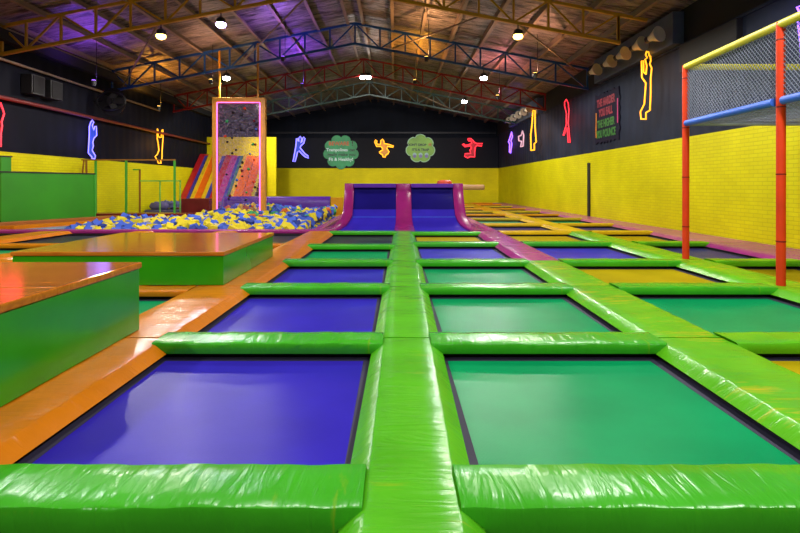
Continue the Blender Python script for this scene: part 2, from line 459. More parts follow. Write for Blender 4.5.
par(5.2, 27.4, UP*1.3, ROS, 'lens_o', 'rosy uplight behind the blue truss, right half')
par(5.6, 21.6, UP*.8, (1, .46, .28), 'lens_o', 'amber uplight in front of the blue truss, right half')
par(-8.2, 24.0, UP*.5, (1, .5, .3), 'lens_o', 'amber uplight beside the blue truss, left half')

# ------------------------------------------------------------------ pads and trampolines
PH = .085
def pad_mesh(prof, L, e0, e1, n, jit, seed, sag=0):
    """pad along local x, prof = [(y, z)] around; end position as function of z"""
    rnd = random.Random(seed); rows = []
    ph = [rnd.uniform(0, 6.28) for _ in range(6)]
    for i in range(n+1):
        t = i/n; row = []
        for j, (y, z) in enumerate(prof):
            xa = e0(z); xb = L-e1(z)
            x = xa+(xb-xa)*t
            k = 0
            if z > .02:
                k = jit*(.5*math.sin(17*t*L+ph[0]+j*.7)+.5*math.sin(31*t*L+ph[1]-j*.9)+.6*math.sin(8.3*t*L+ph[2])+rnd.uniform(-.35, .35))
                if i in (0, n): k *= .3
            row.append((x, y, z+k))
        rows.append(row)
    return MB().strip(rows)

def cross_pad(xa, xb, y0, mat, label, group, za=0, w=.38, h=.1, name='cross_pad', la=PH, lb=PH):
    """pad across a column between two strips; xa/xb = foot lines of the strips beside it"""
    L = xb-xa; n = max(8, int(L/.05)) if y0 < 12 else 14
    prof = [(.006, .002), (-.006, h*.4), (-.004, h*.82), (.004, h*.95), (.018, h), (w*.3, h+.003), (w*.65, h+.003), (w-.02, h), (w-.004, h*.93), (w, h*.5), (w, .002)]
    def e(z): return -min(.105, max(0, z/PH*.105))+.002
    mb = pad_mesh(prof, L, e, e, n, .0035 if y0 < 12 else .002, hash((round(xa, 2), round(y0, 2))) & 0xffff)
    o = mb.build(name, M[mat], None, None, smooth=32)
    o.location = (xa, y0, za); tag(o, label, 'pad', group)
    return o

def strip_pad(xa, xb, ya, yb, mat, label, group, wall=False, h=PH, name='strip_pad', drifted=True, xa2=None):
    """pad running away from the camera: local x = along y"""
    L = yb-ya; W = xb-xa; n = max(8, int(L/.06)) if ya < 12 else 12
    prof = [(0, .002), (.05, h*.5), (.1, h*.93), (.118, h)]
    k = 4
    for i in range(1, k): prof.append((.118+(W-.236)*i/k, h+.002))
    if wall: prof += [(W-.01, h), (W-.01, .002)]
    else: prof += [(W-.118, h), (W-.1, h*.93), (W-.05, h*.5), (W, .002)]
    e = lambda z: .004+(.012 if z > h*.9 else 0)
    mb = pad_mesh(prof, L, e, e, n, .0028 if ya < 12 else .0015, hash((round(xa, 2), round(ya, 2), 3)) & 0xffff)
    dx = (drift(yb)-drift(ya))/L if drifted else 0
    # local x -> world y, local y -> world -x side; mirror so that y runs to +x
    mb.v = [(-y if False else y, x, z) for x, y, z in mb.v]
    if xa2 is not None: mb.v = [(W-(W-x)*(1-(xa2-xa)/W*min(1, max(0, y/L))), y, z) for x, y, z in mb.v]
    else: mb.v = [(x+dx*y, y, z) for x, y, z in mb.v]
    o = mb.build(name, M[mat], None, None, smooth=32)
    # creases in the vinyl material run across local x: give the mesh a turned frame
    R = Matrix.Rotation(-PI/2, 4, 'Z'); o.data.transform(R); o.rotation_euler = (0, 0, PI/2)
    o.location = (xa+(drift(ya) if drifted else 0), ya, 0)
    tag(o, label, 'pad', group)
    return o

def trampoline(xa, xb, ya, yb, mat, label, skew=True):
    """xa..xb, ya..yb: visible opening between the pads"""
    d0 = drift((ya+yb)/2) if skew else 0
    xa += d0; xb += d0
    t = empty('trampoline', ((xa+xb)/2, (ya+yb)/2, FL), label, 'trampoline', 'trampolines of the jumping court')
    ox, oy = t.location.x, t.location.y
    def P(mb, nm, mt, **k):
        o = mb.build(nm, mt, None, None, **k); o.parent = t; o.matrix_parent_inverse = Matrix.Translation(-Vector(t.location)); return o
    g = .052
    # mat with a slight sag
    n = 10; v = []; f = []
    for j in range(n+1):
        for i in range(n+1):
            a = i/n; c = j/n
            v.append((xa+g+(xb-xa-2*g)*a, ya+g*.3+(yb-ya-g*.9)*c, -.05-.05*16*a*(1-a)*c*(1-c)*.5))
    for j in range(n):
        for i in range(n):
            q = j*(n+1)+i; f.append((q, q+1, q+n+2, q+n+1))
    P(MB().add(v, f), 'jump_mat', MAT[mat], smooth=True)
    # webbing border as a flat ring round the mat
    x0, x1, y0, y1 = xa-.06, xb+.06, ya-.1, yb+.1
    u0, u1, w0, w1 = xa+g, xb-g, ya+g*.3, yb-g*.6
    mb = MB(); z = -.049
    mb.add([(x0, y0, z), (x1, y0, z), (x1, y1, z), (x0, y1, z), (u0, w0, z), (u1, w0, z), (u1, w1, z), (u0, w1, z)],
           [(0, 1, 5, 4), (1, 2, 6, 5), (2, 3, 7, 6), (3, 0, 4, 7)])
    P(mb, 'webbing_border', M['band'])
    mb = MB()
    a0, a1, b0, b1 = xa-.14, xb+.14, ya-.19, yb+.19
    mb.box(a0, xa-.06, b0, b1, -.12, 0); mb.box(xb+.06, a1, b0, b1, -.12, 0)
    mb.box(xa-.06, xb+.06, b0, ya-.1, -.12, 0); mb.box(xa-.06, xb+.06, yb+.1, b1, -.12, 0)
    P(mb, 'frame', M['steel'])
    for lx in (a0, a1-.06):
        for ly in (b0, b1-.06):
            P(MB().box(lx, lx+.06, ly, ly+.06, FL, -.12), 'leg', M['steel'])
    return t

# column openings (before drift): xa, xb
C = dict(L5=(-13.0, -11.35), L4=(-10.3, -8.4), L3=(-7.7, -5.86), L2=(-5.1, -3.0), L1=(-2.13, -.28), R1=(.36, 2.25), R2=(3.08, 5.06), R3=(5.9, 8.05))
PWD = .38
def xb3(y): return 7.05+.045*min(y, 20)      # inner edge of the padding along the wall
def rowy(P): return [(P[i]+PWD, P[i+1]) for i in range(len(P)-1)]
CN = dict(L1='just left of the central green strip', R1='just right of the central green strip', R2='in the second column right of centre',
          R3='beside the yellow brick wall', L2='in the column of the green blocks', L3='left of the green block', L4='far left beyond the green blocks', L5='against the left wall')
PADS = dict(
    L1=[2.352, 4.80, 7.42, 10.0, 12.66, 16.4], R1=[2.352, 4.80, 7.42, 10.0, 13.2, 16.2],
    R2=[2.352, 4.80, 7.42, 10.0, 13.3, 16.5, 19.8, 23.2, 26.4, 29.8, 33.2, 37.0, 40.6, 44.1],
    R3=[2.352, 4.80, 7.42, 10.0, 13.3, 16.5, 19.8, 23.2, 26.4, 29.8, 33.2, 37.0, 40.6, 44.1],
    L2=[2.352, 4.80, 7.28, 10.0, 12.9, 16.5], L3=[7.28, 10.0, 12.9, 16.5], L4=[7.28, 10.0, 12.9, 16.5], L5=[10.0, 12.9, 16.5])
MATS = dict(L1=['blue', 'blue', 'blue', 'green', 'charcoal'], R1=['green', 'green', 'green', 'violet', 'yellow'],
            R2=['yellow', 'green', 'yellow', 'violet', 'yellow', 'navy', 'teal', 'navy', 'green', 'pale', 'yellow', 'navy', 'violet'],
            R3=[None, 'green', 'yellow', 'navy', 'yellow', 'navy', 'green', 'navy', 'teal', 'navy', 'green', 'violet', 'navy'],
            L2=['blue', 'green', 'blue', 'charcoal'], L3=['green', 'green', 'charcoal'], L4=['green', 'green', 'charcoal'], L5=['green', 'charcoal'])
CNAME = dict(blue='blue', violet='violet-blue', green='green', yellow='mustard yellow', navy='dark navy', teal='dull green', charcoal='charcoal', pale='pale blue-grey')
def nth(i): return ORD[i]+' row from the camera'
ROW0 = dict(L1=0, R1=0, R2=0, R3=0, L2=0, L3=2, L4=2, L5=3)
for c, ps in PADS.items():
    xa, xb = C[c]
    for i, (ya, yb) in enumerate(rowy(ps)):
        mt = MATS[c][i] if i < len(MATS[c]) else 'charcoal'
        if c == 'R3': xb = xb3((ya+yb)/2)-drift((ya+yb)/2)-.02
        if mt is None or (c == 'R3' and i == 0): continue
        trampoline(xa, xb, ya, yb, mt, '%s trampoline %s, %s' % (CNAME[mt], CN[c], nth(i+ROW0[c])))
    for i, y in enumerate(ps):
        if c in ('L1', 'R1'): m_ = 'green'
        elif c in ('L2', 'L3', 'L4', 'L5'):
            m_ = 'orange'
            if i == len(ps)-1: continue       # the foam pit's own pink edge pad closes this row
        elif i <= 4: m_ = 'green' if c == 'R2' and i > 1 else 'lime'
        elif i >= 12: m_ = 'orange'
        else: m_ = 'yellow' if i in (5, 6) else ('olive' if i % 2 else 'amber')
        if c == 'R3' and i == 0: continue
        d = drift(y); h = .1
        if c == 'R3': xb = xb3(y)-d
        if c[0] == 'L' and c != 'L1': h = PH
        last = i == len(ps)-1
        if i == 0 and not ROW0[c]: where = 'closest to the camera'
        elif last: where = 'furthest of its column'
        else: where = '%s from the front' % ORD[i+ROW0[c]]
        cn = {'green': 'green', 'lime': 'lime green', 'orange': 'orange', 'yellow': 'bright yellow', 'olive': 'dull yellow', 'amber': 'amber'}[m_]
        cross_pad(xa+d, xb+d, y, m_, '%s padded cross bar %s, %s' % (cn, CN[c], where), 'padded bars between trampoline rows', h=h+(.03 if i == 0 and not ROW0[c] else 0), za=(-.03 if i == 0 and not ROW0[c] else 0))

# strips between the columns
def run(xa, xb, ys, mats, where, wall=None, lo=0):
    for i in range(len(ys)-1):
        m_ = mats(i); cn = {'green': 'green', 'strip_green': 'green', 'lime': 'lime green', 'orange': 'orange', 'yellow': 'yellow', 'pink': 'magenta', 'rose': 'dusty pink', 'olive': 'dull yellow', 'amber': 'amber'}[m_]
        w = '%s padded strip %s, %s from the camera' % (cn, where, ORD[i+lo])
        if wall:
            # keep the outer edge on the wall: widen by the drift
            o = strip_pad(xb3(ys[i]), wall, ys[i], ys[i+1], m_, w, 'padded strips along the trampolines', wall=True, drifted=False, xa2=xb3(ys[i+1]))
        else: strip_pad(xa, xb, ys[i], ys[i+1], m_, w, 'padded strips along the trampolines')
run(-.28, .36, [.4, 5.02, 7.6, 10.2, 12.9, 16.85], lambda i: 'strip_green', 'on the central line')
run(2.25, 3.08, [1.6, 5.02, 7.6, 10.2, 13.5, 16.85], lambda i: 'lime' if i < 3 else 'pink', 'between first and second columns right')
run(5.06, 5.9, [4.2, 7.6, 10.2, 13.5, 16.7, 20.0, 23.4, 26.6, 30.0, 33.4, 37.2, 40.8, 44.5], lambda i: 'lime' if i < 4 else ('yellow' if i < 8 else 'amber'), 'left of the wall-side trampolines')
run(2.62, 3.08, [16.85, 20.55], lambda i: 'pink', 'along the right side of the ramp', lo=5)
run(2.25, 3.08, [20.6, 26.6, 33.4, 40.8, 44.5], lambda i: 'rose', 'behind the ramp', lo=6)
run(8.05, 9, [5.0, 7.6, 10.2, 13.5, 16.7, 20.0, 23.4, 26.6, 30.0, 33.4, 37.2, 40.8, 44.5], lambda i: 'pink' if i < 3 else 'rose', 'along the foot of the yellow brick wall', wall=XR-.01)
run(-3.0, -2.1, [1.6, 5.02, 7.6, 10.2, 12.9, 16.85], lambda i: 'orange', 'between the green blocks and blue trampolines')
run(-5.86, -5.1, [5.4, 7.6, 10.2, 12.9, 16.85], lambda i: 'orange', 'at the left edge of the green blocks', lo=1)
run(-8.4, -7.7, [7.6, 10.2, 12.9, 16.85], lambda i: 'orange', 'left of the green blocks', lo=2)
run(-11.35, -10.3, [7.6, 10.2, 12.9, 16.85], lambda i: 'orange', 'near the left wall', lo=2)

# ------------------------------------------------------------------ green blocks with plywood tops
def block(x0, x1, y0, y1, z0, z1, seams, label):
    t = empty('jump_block', ((x0+x1)/2, (y0+y1)/2, z0), label, 'platform', 'green blocks with plywood tops')
    def P(mb, nm, mt, **k):
        o = mb.build(nm, mt, None, None, **k); o.parent = t; o.matrix_parent_inverse = Matrix.Translation(-Vector(t.location)); return o
    P(MB().box(x0, x1, y0, y1, z0, z1-.065), 'body', M['side_green'], bevel=.006)
    P(MB().box(x0+.01, x1-.012, y0+.012, y1-.01, z1-.066, z1-.058), 'shadow_gap', M['black'])
    ys = [y0-.02]+seams+[y1+.02]
    for a, b_ in zip(ys[:-1], ys[1:]):
        mb = MB().box(x0-.02, x1+.02, a+.0015, b_-.0015, z1-.058, z1)
        P(mb, 'plywood_top', M['wood'], bevel=.012, seg=3)
block(-5.45, -2.5, 2.4, 5.28, .092, .75, [3.97], 'glossy green block with varnished plywood top, nearest at left edge of frame')
block(-5.40, -2.42, 7.62, 10.7, .092, .565, [], 'lower glossy green block with plywood top, in front of the foam pit')

# ------------------------------------------------------------------ twin ramp at the end of the centre lanes
def lerp(a, b, t): return a+(b-a)*t
RP = [(16.9, .0), (17.6, .0), (18.2, .025), (18.7, .1), (19.05, .23), (19.35, .40), (19.65, .63), (19.9, .88), (20.1, 1.15), (20.2, 1.36), (20.24, 1.56)]
def rxs(y):
    """edges of flanks and lanes (world x) at depth y"""
    t = min(1, max(0, (y-17.9)/1.4))
    return (lerp(-2.32, -1.88, t), lerp(-1.9, -1.53, t), lerp(-.02, .04, t), lerp(.66, .6, t), lerp(2.42, 2.16, t), lerp(2.84, 2.54, t))
rt = empty('ramp', (.3, 19, FL), 'blue twin-lane curved ramp with magenta edges, behind the green trampoline lanes', 'ramp')
def RPp(mb, nm, mt, **k):
    o = mb.build(nm, mt, None, None, **k); o.parent = rt; o.matrix_parent_inverse = Matrix.Translation(-Vector(rt.location)); return o
def ramp_surface(i0, i1, lift, thick):
    rows = []
    for j, (y, z) in enumerate(RP):
        a = rxs(y)[i0]; b_ = rxs(y)[i1]
        # normal direction in yz
        p = RP[max(0, j-1)]; q = RP[min(len(RP)-1, j+1)]
        d = Vector((q[0]-p[0], q[1]-p[1])).normalized(); nn = Vector((-d.y, d.x))
        up = (y+nn.x*lift, z+nn.y*lift); dn = (y-nn.x*thick, z-nn.y*thick)
        r_ = min(.05, (b_-a)*.2)
        rows.append([(a, dn[0], dn[1]), (a, up[0]-nn.x*r_*.7, up[1]-nn.y*r_*.7), (a+r_, up[0], up[1]), (b_-r_, up[0], up[1]), (b_, up[0]-nn.x*r_*.7, up[1]-nn.y*r_*.7), (b_, dn[0], dn[1])])
    return MB().strip(rows)
RPp(ramp_surface(0, 1, .10, .03), 'edge_pad', M['rampink'], smooth=45)
RPp(ramp_surface(2, 3, .07, .03), 'edge_pad', M['rampink'], smooth=45)
RPp(ramp_surface(4, 5, .10, .03), 'edge_pad', M['rampink'], smooth=45)
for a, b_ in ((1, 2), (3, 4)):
    for nm, rr, mt in (('lane_mat', [p for p in RP if p[0] < 19.7], MAT['blue']), ('shaded_upper_lane', [p for p in RP if 19.6 < p[0] and p[1] < 1.42]+[(20.21, 1.44)], MAT['shaded_blue'])):  # steep upper lane in a darker blue, its shade put into the colour
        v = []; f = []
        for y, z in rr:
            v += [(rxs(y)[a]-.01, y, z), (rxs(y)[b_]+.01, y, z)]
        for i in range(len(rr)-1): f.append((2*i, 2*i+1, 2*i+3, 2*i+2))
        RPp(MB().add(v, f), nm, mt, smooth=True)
    # header pad across the top of the lane
    RPp(MB().box(rxs(20.2)[a], rxs(20.2)[b_], 20.02, 20.3, 1.41, 1.57), 'header_pad', M['purple'], bevel=.03)
    # welded seam across the curve
    y, z = 19.3, .372
    RPp(MB().tube([(rxs(y)[a]+.01, y, z), (rxs(y)[b_]-.01, y, z)], .012, 6), 'seam_tape', M['bfoam'])
# solid body behind and below
rows = []
for x in (-1.88, 2.52):
    rows.append([(x, y+.06, z-.05) for y, z in RP[2:]]+[(x, 20.5, 1.53), (x, 20.5, FL), (x, 18.26, FL)])
RPp(MB().strip(rows), 'body', M['purple'])

# ------------------------------------------------------------------ things behind the ramp
rb = empty('padded_bar', (2.89, 30, PH), 'tan padded roll on a post, sticking out right of the ramp', 'padded bar')
o = MB().tube([(2.7, 30, 1.4), (2.75, 30, 1.4), (4.92, 30, 1.4), (4.97, 30, 1.4)], [.1, .15, .15, .1], 14).build('roll', M['tan'], smooth=40); o.parent = rb; o.matrix_parent_inverse = Matrix.Translation(-Vector(rb.location))
o = MB().box(2.84, 2.94, 29.95, 30.05, PH+.006, 1.27).build('post', M['steel']); o.parent = rb; o.matrix_parent_inverse = Matrix.Translation(-Vector(rb.location))
o = MB().tube([(2.2, 24, FL), (2.2, 24, 1.5), (2.2, 24, 1.68), (2.2, 24, 1.74)], [.36, .36, .32, .2], 16).build('padded_post', M['redcush'], None, (2.2, 24, FL), smooth=40)
tag(o, 'red padded post whose top shows above the right ramp lane', 'padded post')

# ------------------------------------------------------------------ foam pit
def wpad(mb, name, mat, loc, label, cat, group=None, **k):
    o = mb.build(name, M[mat], None, loc, **k); return tag(o, label, cat, group)
# front edge pads
def front_edge(xa, xb, label):
    o = cross_pad(xa, xb, 16.9, 'pink', label, 'magenta edge pads of the foam pit', w=.5, h=.1, name='pit_edge_pad')
front_edge(-4.9, -2.05, 'magenta edge pad of the foam pit right of the green block')
front_edge(-8.1, -5.0, 'magenta edge pad of the foam pit behind the green block')
front_edge(-10.95, -8.2, 'magenta edge pad of the foam pit at its left corner')
for x0, x1 in ((-4.9, -2.3), (-8.1, -5.1), (-10.95, -8.3)):
    struct(MB().box(x0, x1, 16.98, 17.34, FL, -.01).build('trim_4', M['steel'], None, (x0, 17, FL)))
# right side of pit: pad along the ramp going back
o = MB().box(-2.66, -2.38, 17.45, 29.4, FL, .1); wpad(o, 'pit_side_pad', 'pink', (-2.4, 17.45, FL), 'long magenta side pad between foam pit and ramp', 'pad', bevel=.04)
# back roll
mb = MB(); 
prof = [(29.5, FL), (29.5, .55), (29.52, .72), (29.6, .84), (29.72, .9), (29.9, .88), (30.0, .78), (30.02, .6), (30.02, FL)]
mb.strip([[(x, y, z) for y, z in prof] for x in (-9.4, -3.55)])
wpad(mb, 'pit_back_wall', 'purple', (-6, 29.75, FL), 'purple padded back wall of the foam pit', 'padded wall', smooth=50)
o = MB().box(-3.5, -2.85, 29.42, 30.02, FL, .84); wpad(o, 'foam_block', 'amber', (-3.2, 29.6, FL), 'amber box block at right end of the purple pit wall', 'block', bevel=.02)
o = MB().box(-10.3, -8.95, 26.0, 27.2, FL, .86); wpad(o, 'step_box', 'maroon', (-9.6, 26.6, FL), 'dark red padded box left of the climbing tower', 'block', bevel=.02)
o = MB().box(-13.1, -8.4, 21.9, 22.9, FL, .36); wpad(o, 'pit_ledge', 'maroon', (-10.7, 22.4, FL), 'dark maroon padded ledge under the green net frame', 'padded ledge', bevel=.03)
# stepped padded ledges at far left
def clip(poly, nx, ny, c):
    """keep nx*x + ny*y <= c"""
    out = []
    for k in range(len(poly)):
        a, b_ = poly[k], poly[(k+1) % len(poly)]
        da, db = nx*a[0]+ny*a[1]-c, nx*b_[0]+ny*b_[1]-c
        if da <= 0: out.append(a)
        if da*db < 0:
            t_ = da/(da-db); out.append((a[0]+(b_[0]-a[0])*t_, a[1]+(b_[1]-a[1])*t_))
    return out
def step(a, b_, z, mat, label):
    """padded step running along the foot of the green panel"""
    L = lambda o, t_: (-13.1+.918*o+.394*t_, 17.95-.394*o+.918*t_)
    poly = [L(a, -3), L(b_, -3), L(b_, 4.2), L(a, 4.2)]
    for h_ in ((-1, 0, 13.12), (0, -1, -17.44), (1, 0, -10.98), (0, 1, 21.8)): poly = clip(poly, *h_)
    mbs = MB().prism(poly, Matrix.Translation((0, 0, FL)), z-FL)
    o = wpad(mbs, 'padded_step', mat, (poly[0][0], poly[0][1], FL), label, 'padded step', 'padded steps left of the foam pit', bevel=.03)
step(.05, .48, .30, 'brown', 'topmost brown padded step at the foot of the green wall panel')
step(.49, .93, .19, 'orange', 'middle orange padded step below the green wall panel')
step(.94, 1.5, .08, 'palev', 'lowest pale blue-grey padded step below the green wall panel')
front_edge(-12.9, -11.05, 'magenta edge pad in front of the padded steps by the left wall')

# cubes
def cube_mesh(name, s, mat):
    mb = MB().box(-s, s, -s, s, -s, s); me_o = mb.build(name, mat); 
    return me_o
rnd = random.Random(5)
def heap(x, y):
    return .02+.16*min(1, (y-17.4)/2.5)+.10*math.sin(x*1.3+y*.4)*math.sin(y*.9)
protos = {}
FM = dict(yellow='fyellow', blue='fblue', darkblue='fdark', cream='fcream')
FN = dict(yellow='yellow', blue='blue', darkblue='dark blue', cream='pale cream')
cnt = 0; yrow = 17.62; stop = False; spots = []
GAP = .315
while not stop:
    x = -10.75+rnd.uniform(0, .1)
    while x < -2.9:
        spots.append((x+rnd.uniform(-.05, .05), yrow+rnd.uniform(-.05, .05)))
        x += GAP
        if len(spots) >= 296: stop = True; break
    yrow += GAP
for (x, y) in spots:
    k = rnd.choices(['yellow', 'blue', 'darkblue', 'cream'], [47, 43, 8, 2])[0]
    if k not in protos:
        o = MB().box(-.108, .108, -.108, .108, -.108, .108).build('foam_cube', M[FM[k]]); protos[k] = o
    else:
        o = protos[k].copy(); COL.objects.link(o)
    o.location = (x, y, heap(x, y)-.02+rnd.uniform(-.05, .06)); o.rotation_euler = (rnd.choice([0, .3, .6, -.35, .8])+rnd.uniform(-.15, .15), rnd.choice([0, .35, -.3, .7])+rnd.uniform(-.15, .15), rnd.uniform(0, 6))
    s = rnd.uniform(.9, 1.15); o.scale = (s, s*rnd.choice([1, 1, 1.25]), s)
    tag(o, '%s foam cube lying in the front half of the foam pit' % FN[k], 'foam cube', '%s foam cubes in the front of the pit' % FN[k])
ylast = yrow
# the uncountable rest of the cubes, one object per colour merged by material slots
mb = {k: MB() for k in ('fyellow', 'fblue', 'fdark', 'fgreen', 'forange')}
def put(x, y, z, ks, ws):
    k = rnd.choices(ks, ws)[0]
    Mx = Matrix.Translation((x, y, z)) @ Euler((rnd.uniform(-.9, .9), rnd.uniform(-.9, .9), rnd.uniform(0, 6))).to_matrix().to_4x4()
    s = rnd.uniform(.105, .13); mb[k].box(-s, s, -s, s, -s, s, Mx)
y = 17.6
while y < 28.95:
    x0 = -10.7 if y < 21.5 else -8.05
    x = x0
    while x < -3.05:
        if y > ylast+.05:
            top = heap(x, 20)+.0
            if x < -5 and y > 25: top += .12
            w = ([40, 40, 14, 3, 3] if y < 24 else [30, 40, 14, 8, 8]); ok = not (abs(y-25) < .4 and -8.75 < x < -5.65)
            if ok: put(x+rnd.uniform(-.06, .06), y+rnd.uniform(-.06, .06), top+rnd.uniform(-.08, .1), list(mb), w)
        if not (abs(y+.15-25) < .38 and -8.9 < x < -5.8): put(x+.15, y+.15, -.27+rnd.uniform(-.03, .03), list(mb), [45, 45, 8, 1, 1])
        x += GAP+.01
    y += GAP+.01
# one object with several material slots
vs = []; fs = []; mi = []
for i, (k, q) in enumerate(mb.items()):
    n0 = len(vs); vs += q.v; fs += [tuple(a+n0 for a in f) for f in q.f]; mi += [i]*len(q.f)
me = bpy.data.meshes.new('foam_cube_fill'); me.from_pydata(vs, [], fs); me.update()
for k in mb: me.materials.append(M[k])
for p, i in zip(me.polygons, mi): p.material_index = i
o = bpy.data.objects.new('foam_cube_fill', me); COL.objects.link(o)
tag(o, 'loose mixed foam cubes filling the rear half of the foam pit', 'foam cubes', None, 'stuff')
slab('trim_5', M['concrete'], -10.9, -2.68, 17.4, 29.45, FL, -.5)

# ------------------------------------------------------------------ climbing tower
tw = empty('climbing_tower', (-7.25, 25, FL), 'clear climbing wall in an orange frame with pink neon edging, in the foam pit', 'climbing wall')
def TP(mb, nm, mt, parent=tw, **k):
    o = mb.build(nm, mt, None, None, **k); o.parent = parent; o.matrix_parent_inverse = Matrix.Translation(-Vector(tw.location)); return o
TY = 24.85
xl_, xr_ = -8.42, -5.98; TZ = 5.55
TP(MB().box(xl_, xl_+.2, TY, TY+.3, FL, TZ), 'frame_post', M['opost'], bevel=.01)
TP(MB().box(xr_-.2, xr_, TY, TY+.3, FL, TZ), 'frame_post', M['opost'], bevel=.01)
TP(MB().box(xl_+.2, xr_-.2, TY, TY+.3, TZ-.2, TZ), 'top_beam', M['opost'], bevel=.01)
pn = TP(MB().box(xl_+.2, xr_-.2, TY+.14, TY+.16, -.3, TZ-.2), 'clear_panel', M['acrylic'])
pn['label'] = 'scratched see-through climbing panel'
e = .235
for x in (xl_+e, xr_-e):
    o = TP(MB().tube([(x, TY-.02, .05), (x, TY-.02, TZ-e)], .03, 8), 'neon_edge', M['n_pink'])
o = TP(MB().tube([(xl_+e, TY-.02, TZ-e), (xr_-e, TY-.02, TZ-e)], .022, 8), 'neon_edge', M['n_pink'])
HC = ['black', 'redcush', 'bfoam', 'black', 'black', 'maroon', 'fgreen', 'black']
for i in range(34):
    x = rnd.uniform(xl_+.4, xr_-.4); z = .3+(TZ-.8)*((i+.5)/34); z += rnd.uniform(-.1, .1)
    r_ = rnd.uniform(.045, .075)
    TP(MB().tube([(x, TY+.145, z), (x, TY+.10, z), (x+.02, TY+.05, z+.01), (x+.02, TY+.03, z)], [r_*.9, r_, r_*.7, r_*.25], 7), 'climbing_hold', M[HC[i % len(HC)]], smooth=True)
for x in (xl_+.3, xr_-.36):
    TP(MB().box(x-.04, x+.04, TY+.1, TY+.18, TZ, roof(x)-.2), 'hanger_post', M['brownpost'] if False else M['opost'])

# ------------------------------------------------------------------ striped slide in the far left corner
sl = empty('striped_slide', (-11.2, 35, FL), 'steep slide striped red, blue, yellow and orange in the far left corner', 'slide')
def SP(mb, nm, mt, **k):
    o = mb.build(nm, mt, None, None, **k); o.parent = sl; o.matrix_parent_inverse = Matrix.Translation(-Vector(sl.location)); return o
seq = [('red', .34, .12), ('blue', .26, 0), ('yellow', .22, .1), ('orange', .46, 0), ('yellow', .22, .1), ('blue', .26, 0), ('red', .4, .06), ('pinkp', .4, .0), ('blue', .2, .0), ('teal', .22, 0), ('yellow', .2, .1), ('orange', .5, 0)]
sc = dict(red=plain('slide_red', rgb(176, 30, 36), .35), blue=plain('slide_blue', rgb(60, 62, 150), .4), yellow=plain('slide_yellow', rgb(220, 180, 30), .4), orange=plain('slide_orange', rgb(222, 106, 20), .35), pinkp=plain('slide_magenta', rgb(170, 50, 130), .4), teal=plain('slide_teal', rgb(60, 120, 110), .4))
x = -13.15
for nm, w, lift in seq:
    rows = []
    for y, z in ((32.0, .12), (32.6, .25), (36.4, 3.5), (37.7, 3.55)):
        rows.append([(x, y, z-.12), (x, y, z+lift), (x+w, y, z+lift), (x+w, y, z-.12)])
    SP(MB().strip(rows), 'slide_lane', sc[nm]); x += w
rows = [[(xx, y, z) for y, z in ((32.0, FL), (32.0, .0), (32.6, .13), (36.4, 3.38), (37.7, 3.43), (37.7, FL))] for xx in (-13.1, x)]
SP(MB().strip(rows), 'slide_body', M['brown'])
# orange stairs with the stepped yellow cheek beside the slide
stx = x+.02
stt = empty('stairs', (stx+.6, 35, FL), 'orange stair flight with stepped yellow side, right of the striped slide', 'stairs')
mb = MB(); NS = 12
for i in range(NS):
    mb.box(stx, stx+.6, 32.6+i*.33, 36.6, (FL if i == 0 else i*.28), (i+1)*.28)
o = mb.build('steps', sc['orange'], bevel=.01); o.parent = stt; o.matrix_parent_inverse = Matrix.Translation(-Vector(stt.location))
mb = MB()
for i in range(NS):
    mb.box(stx+.62, stx+.76, 32.6+i*.33, 36.6, (FL if i == 0 else i*.28), (i+1)*.28+.25)
o = mb.build('side_wall', M['yfoam']); o.parent = stt; o.matrix_parent_inverse = Matrix.Translation(-Vector(stt.location))

# ------------------------------------------------------------------ left side: green panel, net frames
A0, A1 = Vector((-13.1, 17.95, 0)), Vector((-11.75, 21.1, 0))
gp = empty('wall_panel', ((A0.x+A1.x)/2, (A0.y+A1.y)/2, FL), 'big green padded partition panel with dark top rail, at left edge of frame', 'partition')
def GP(mb, nm, mt, **k):
    o = mb.build(nm, mt, None, None, **k); o.parent = gp; o.matrix_parent_inverse = Matrix.Translation(-Vector(gp.location)); return o
d = (A1-A0).normalized(); nrm = Vector((-d.y, d.x, 0))
def pbar(a, b_, z0, z1, th, off=0):
    mb = MB(); p = [A0+d*a-nrm*off, A0+d*b_-nrm*off]
    q = [p[0]+nrm*th, p[1]+nrm*th]
    v = [(*c.xy, z) for z in (z0, z1) for c in (p[0], p[1], q[1], q[0])]
    return mb.add(v, [(3, 2, 1, 0), (4, 5, 6, 7), (0, 1, 5, 4), (1, 2, 6, 5), (2, 3, 7, 6), (3, 0, 4, 7)])
LP = (A1-A0).length
GP(pbar(0, LP, FL, 1.93, .08), 'panel', M['panel_green'])
GP(pbar(0, .33, 1.98, 2.45, .08), 'tall_panel', M['panel_green'])
GP(pbar(-.05, LP+.04, 1.93, 1.98, .12, .02), 'top_rail', M['black'])
GP(pbar(0, .36, 2.45, 2.5, .12, .02), 'top_rail', M['black'])
GP(pbar(LP, LP+.06, FL, 1.93, .12, .02), 'end_post', M['gpost'])
nf = empty('goal_net', (-10.5, 22.3, .36), 'tall green goal-like net frame with long top bar, on the maroon ledge', 'goal')
def NP(mb, nm, mt, par=nf, **k):
    o = mb.build(nm, mt, None, None, **k); o.parent = par; o.matrix_parent_inverse = Matrix.Translation(-Vector(par.location)); return o
for x in (-12.36, -11.1, -9.1):
    NP(MB().box(x-.036, x+.036, 22.26, 22.34, .36, 2.53), 'post', M['gpost'])
NP(MB().box(-12.95, -9.06, 22.27, 22.33, 2.53, 2.585), 'top_bar', M['brownpost'])
NP(MB().bar((-12.85, 22.3, 2.55), (-13.05, 22.3, .4), .05, .05), 'brace', M['brownpost'])
NP(MB().bar((-12.75, 22.3, 2.55), (-12.7, 22.3, .4), .06, .06), 'brace', M['brownpost'])
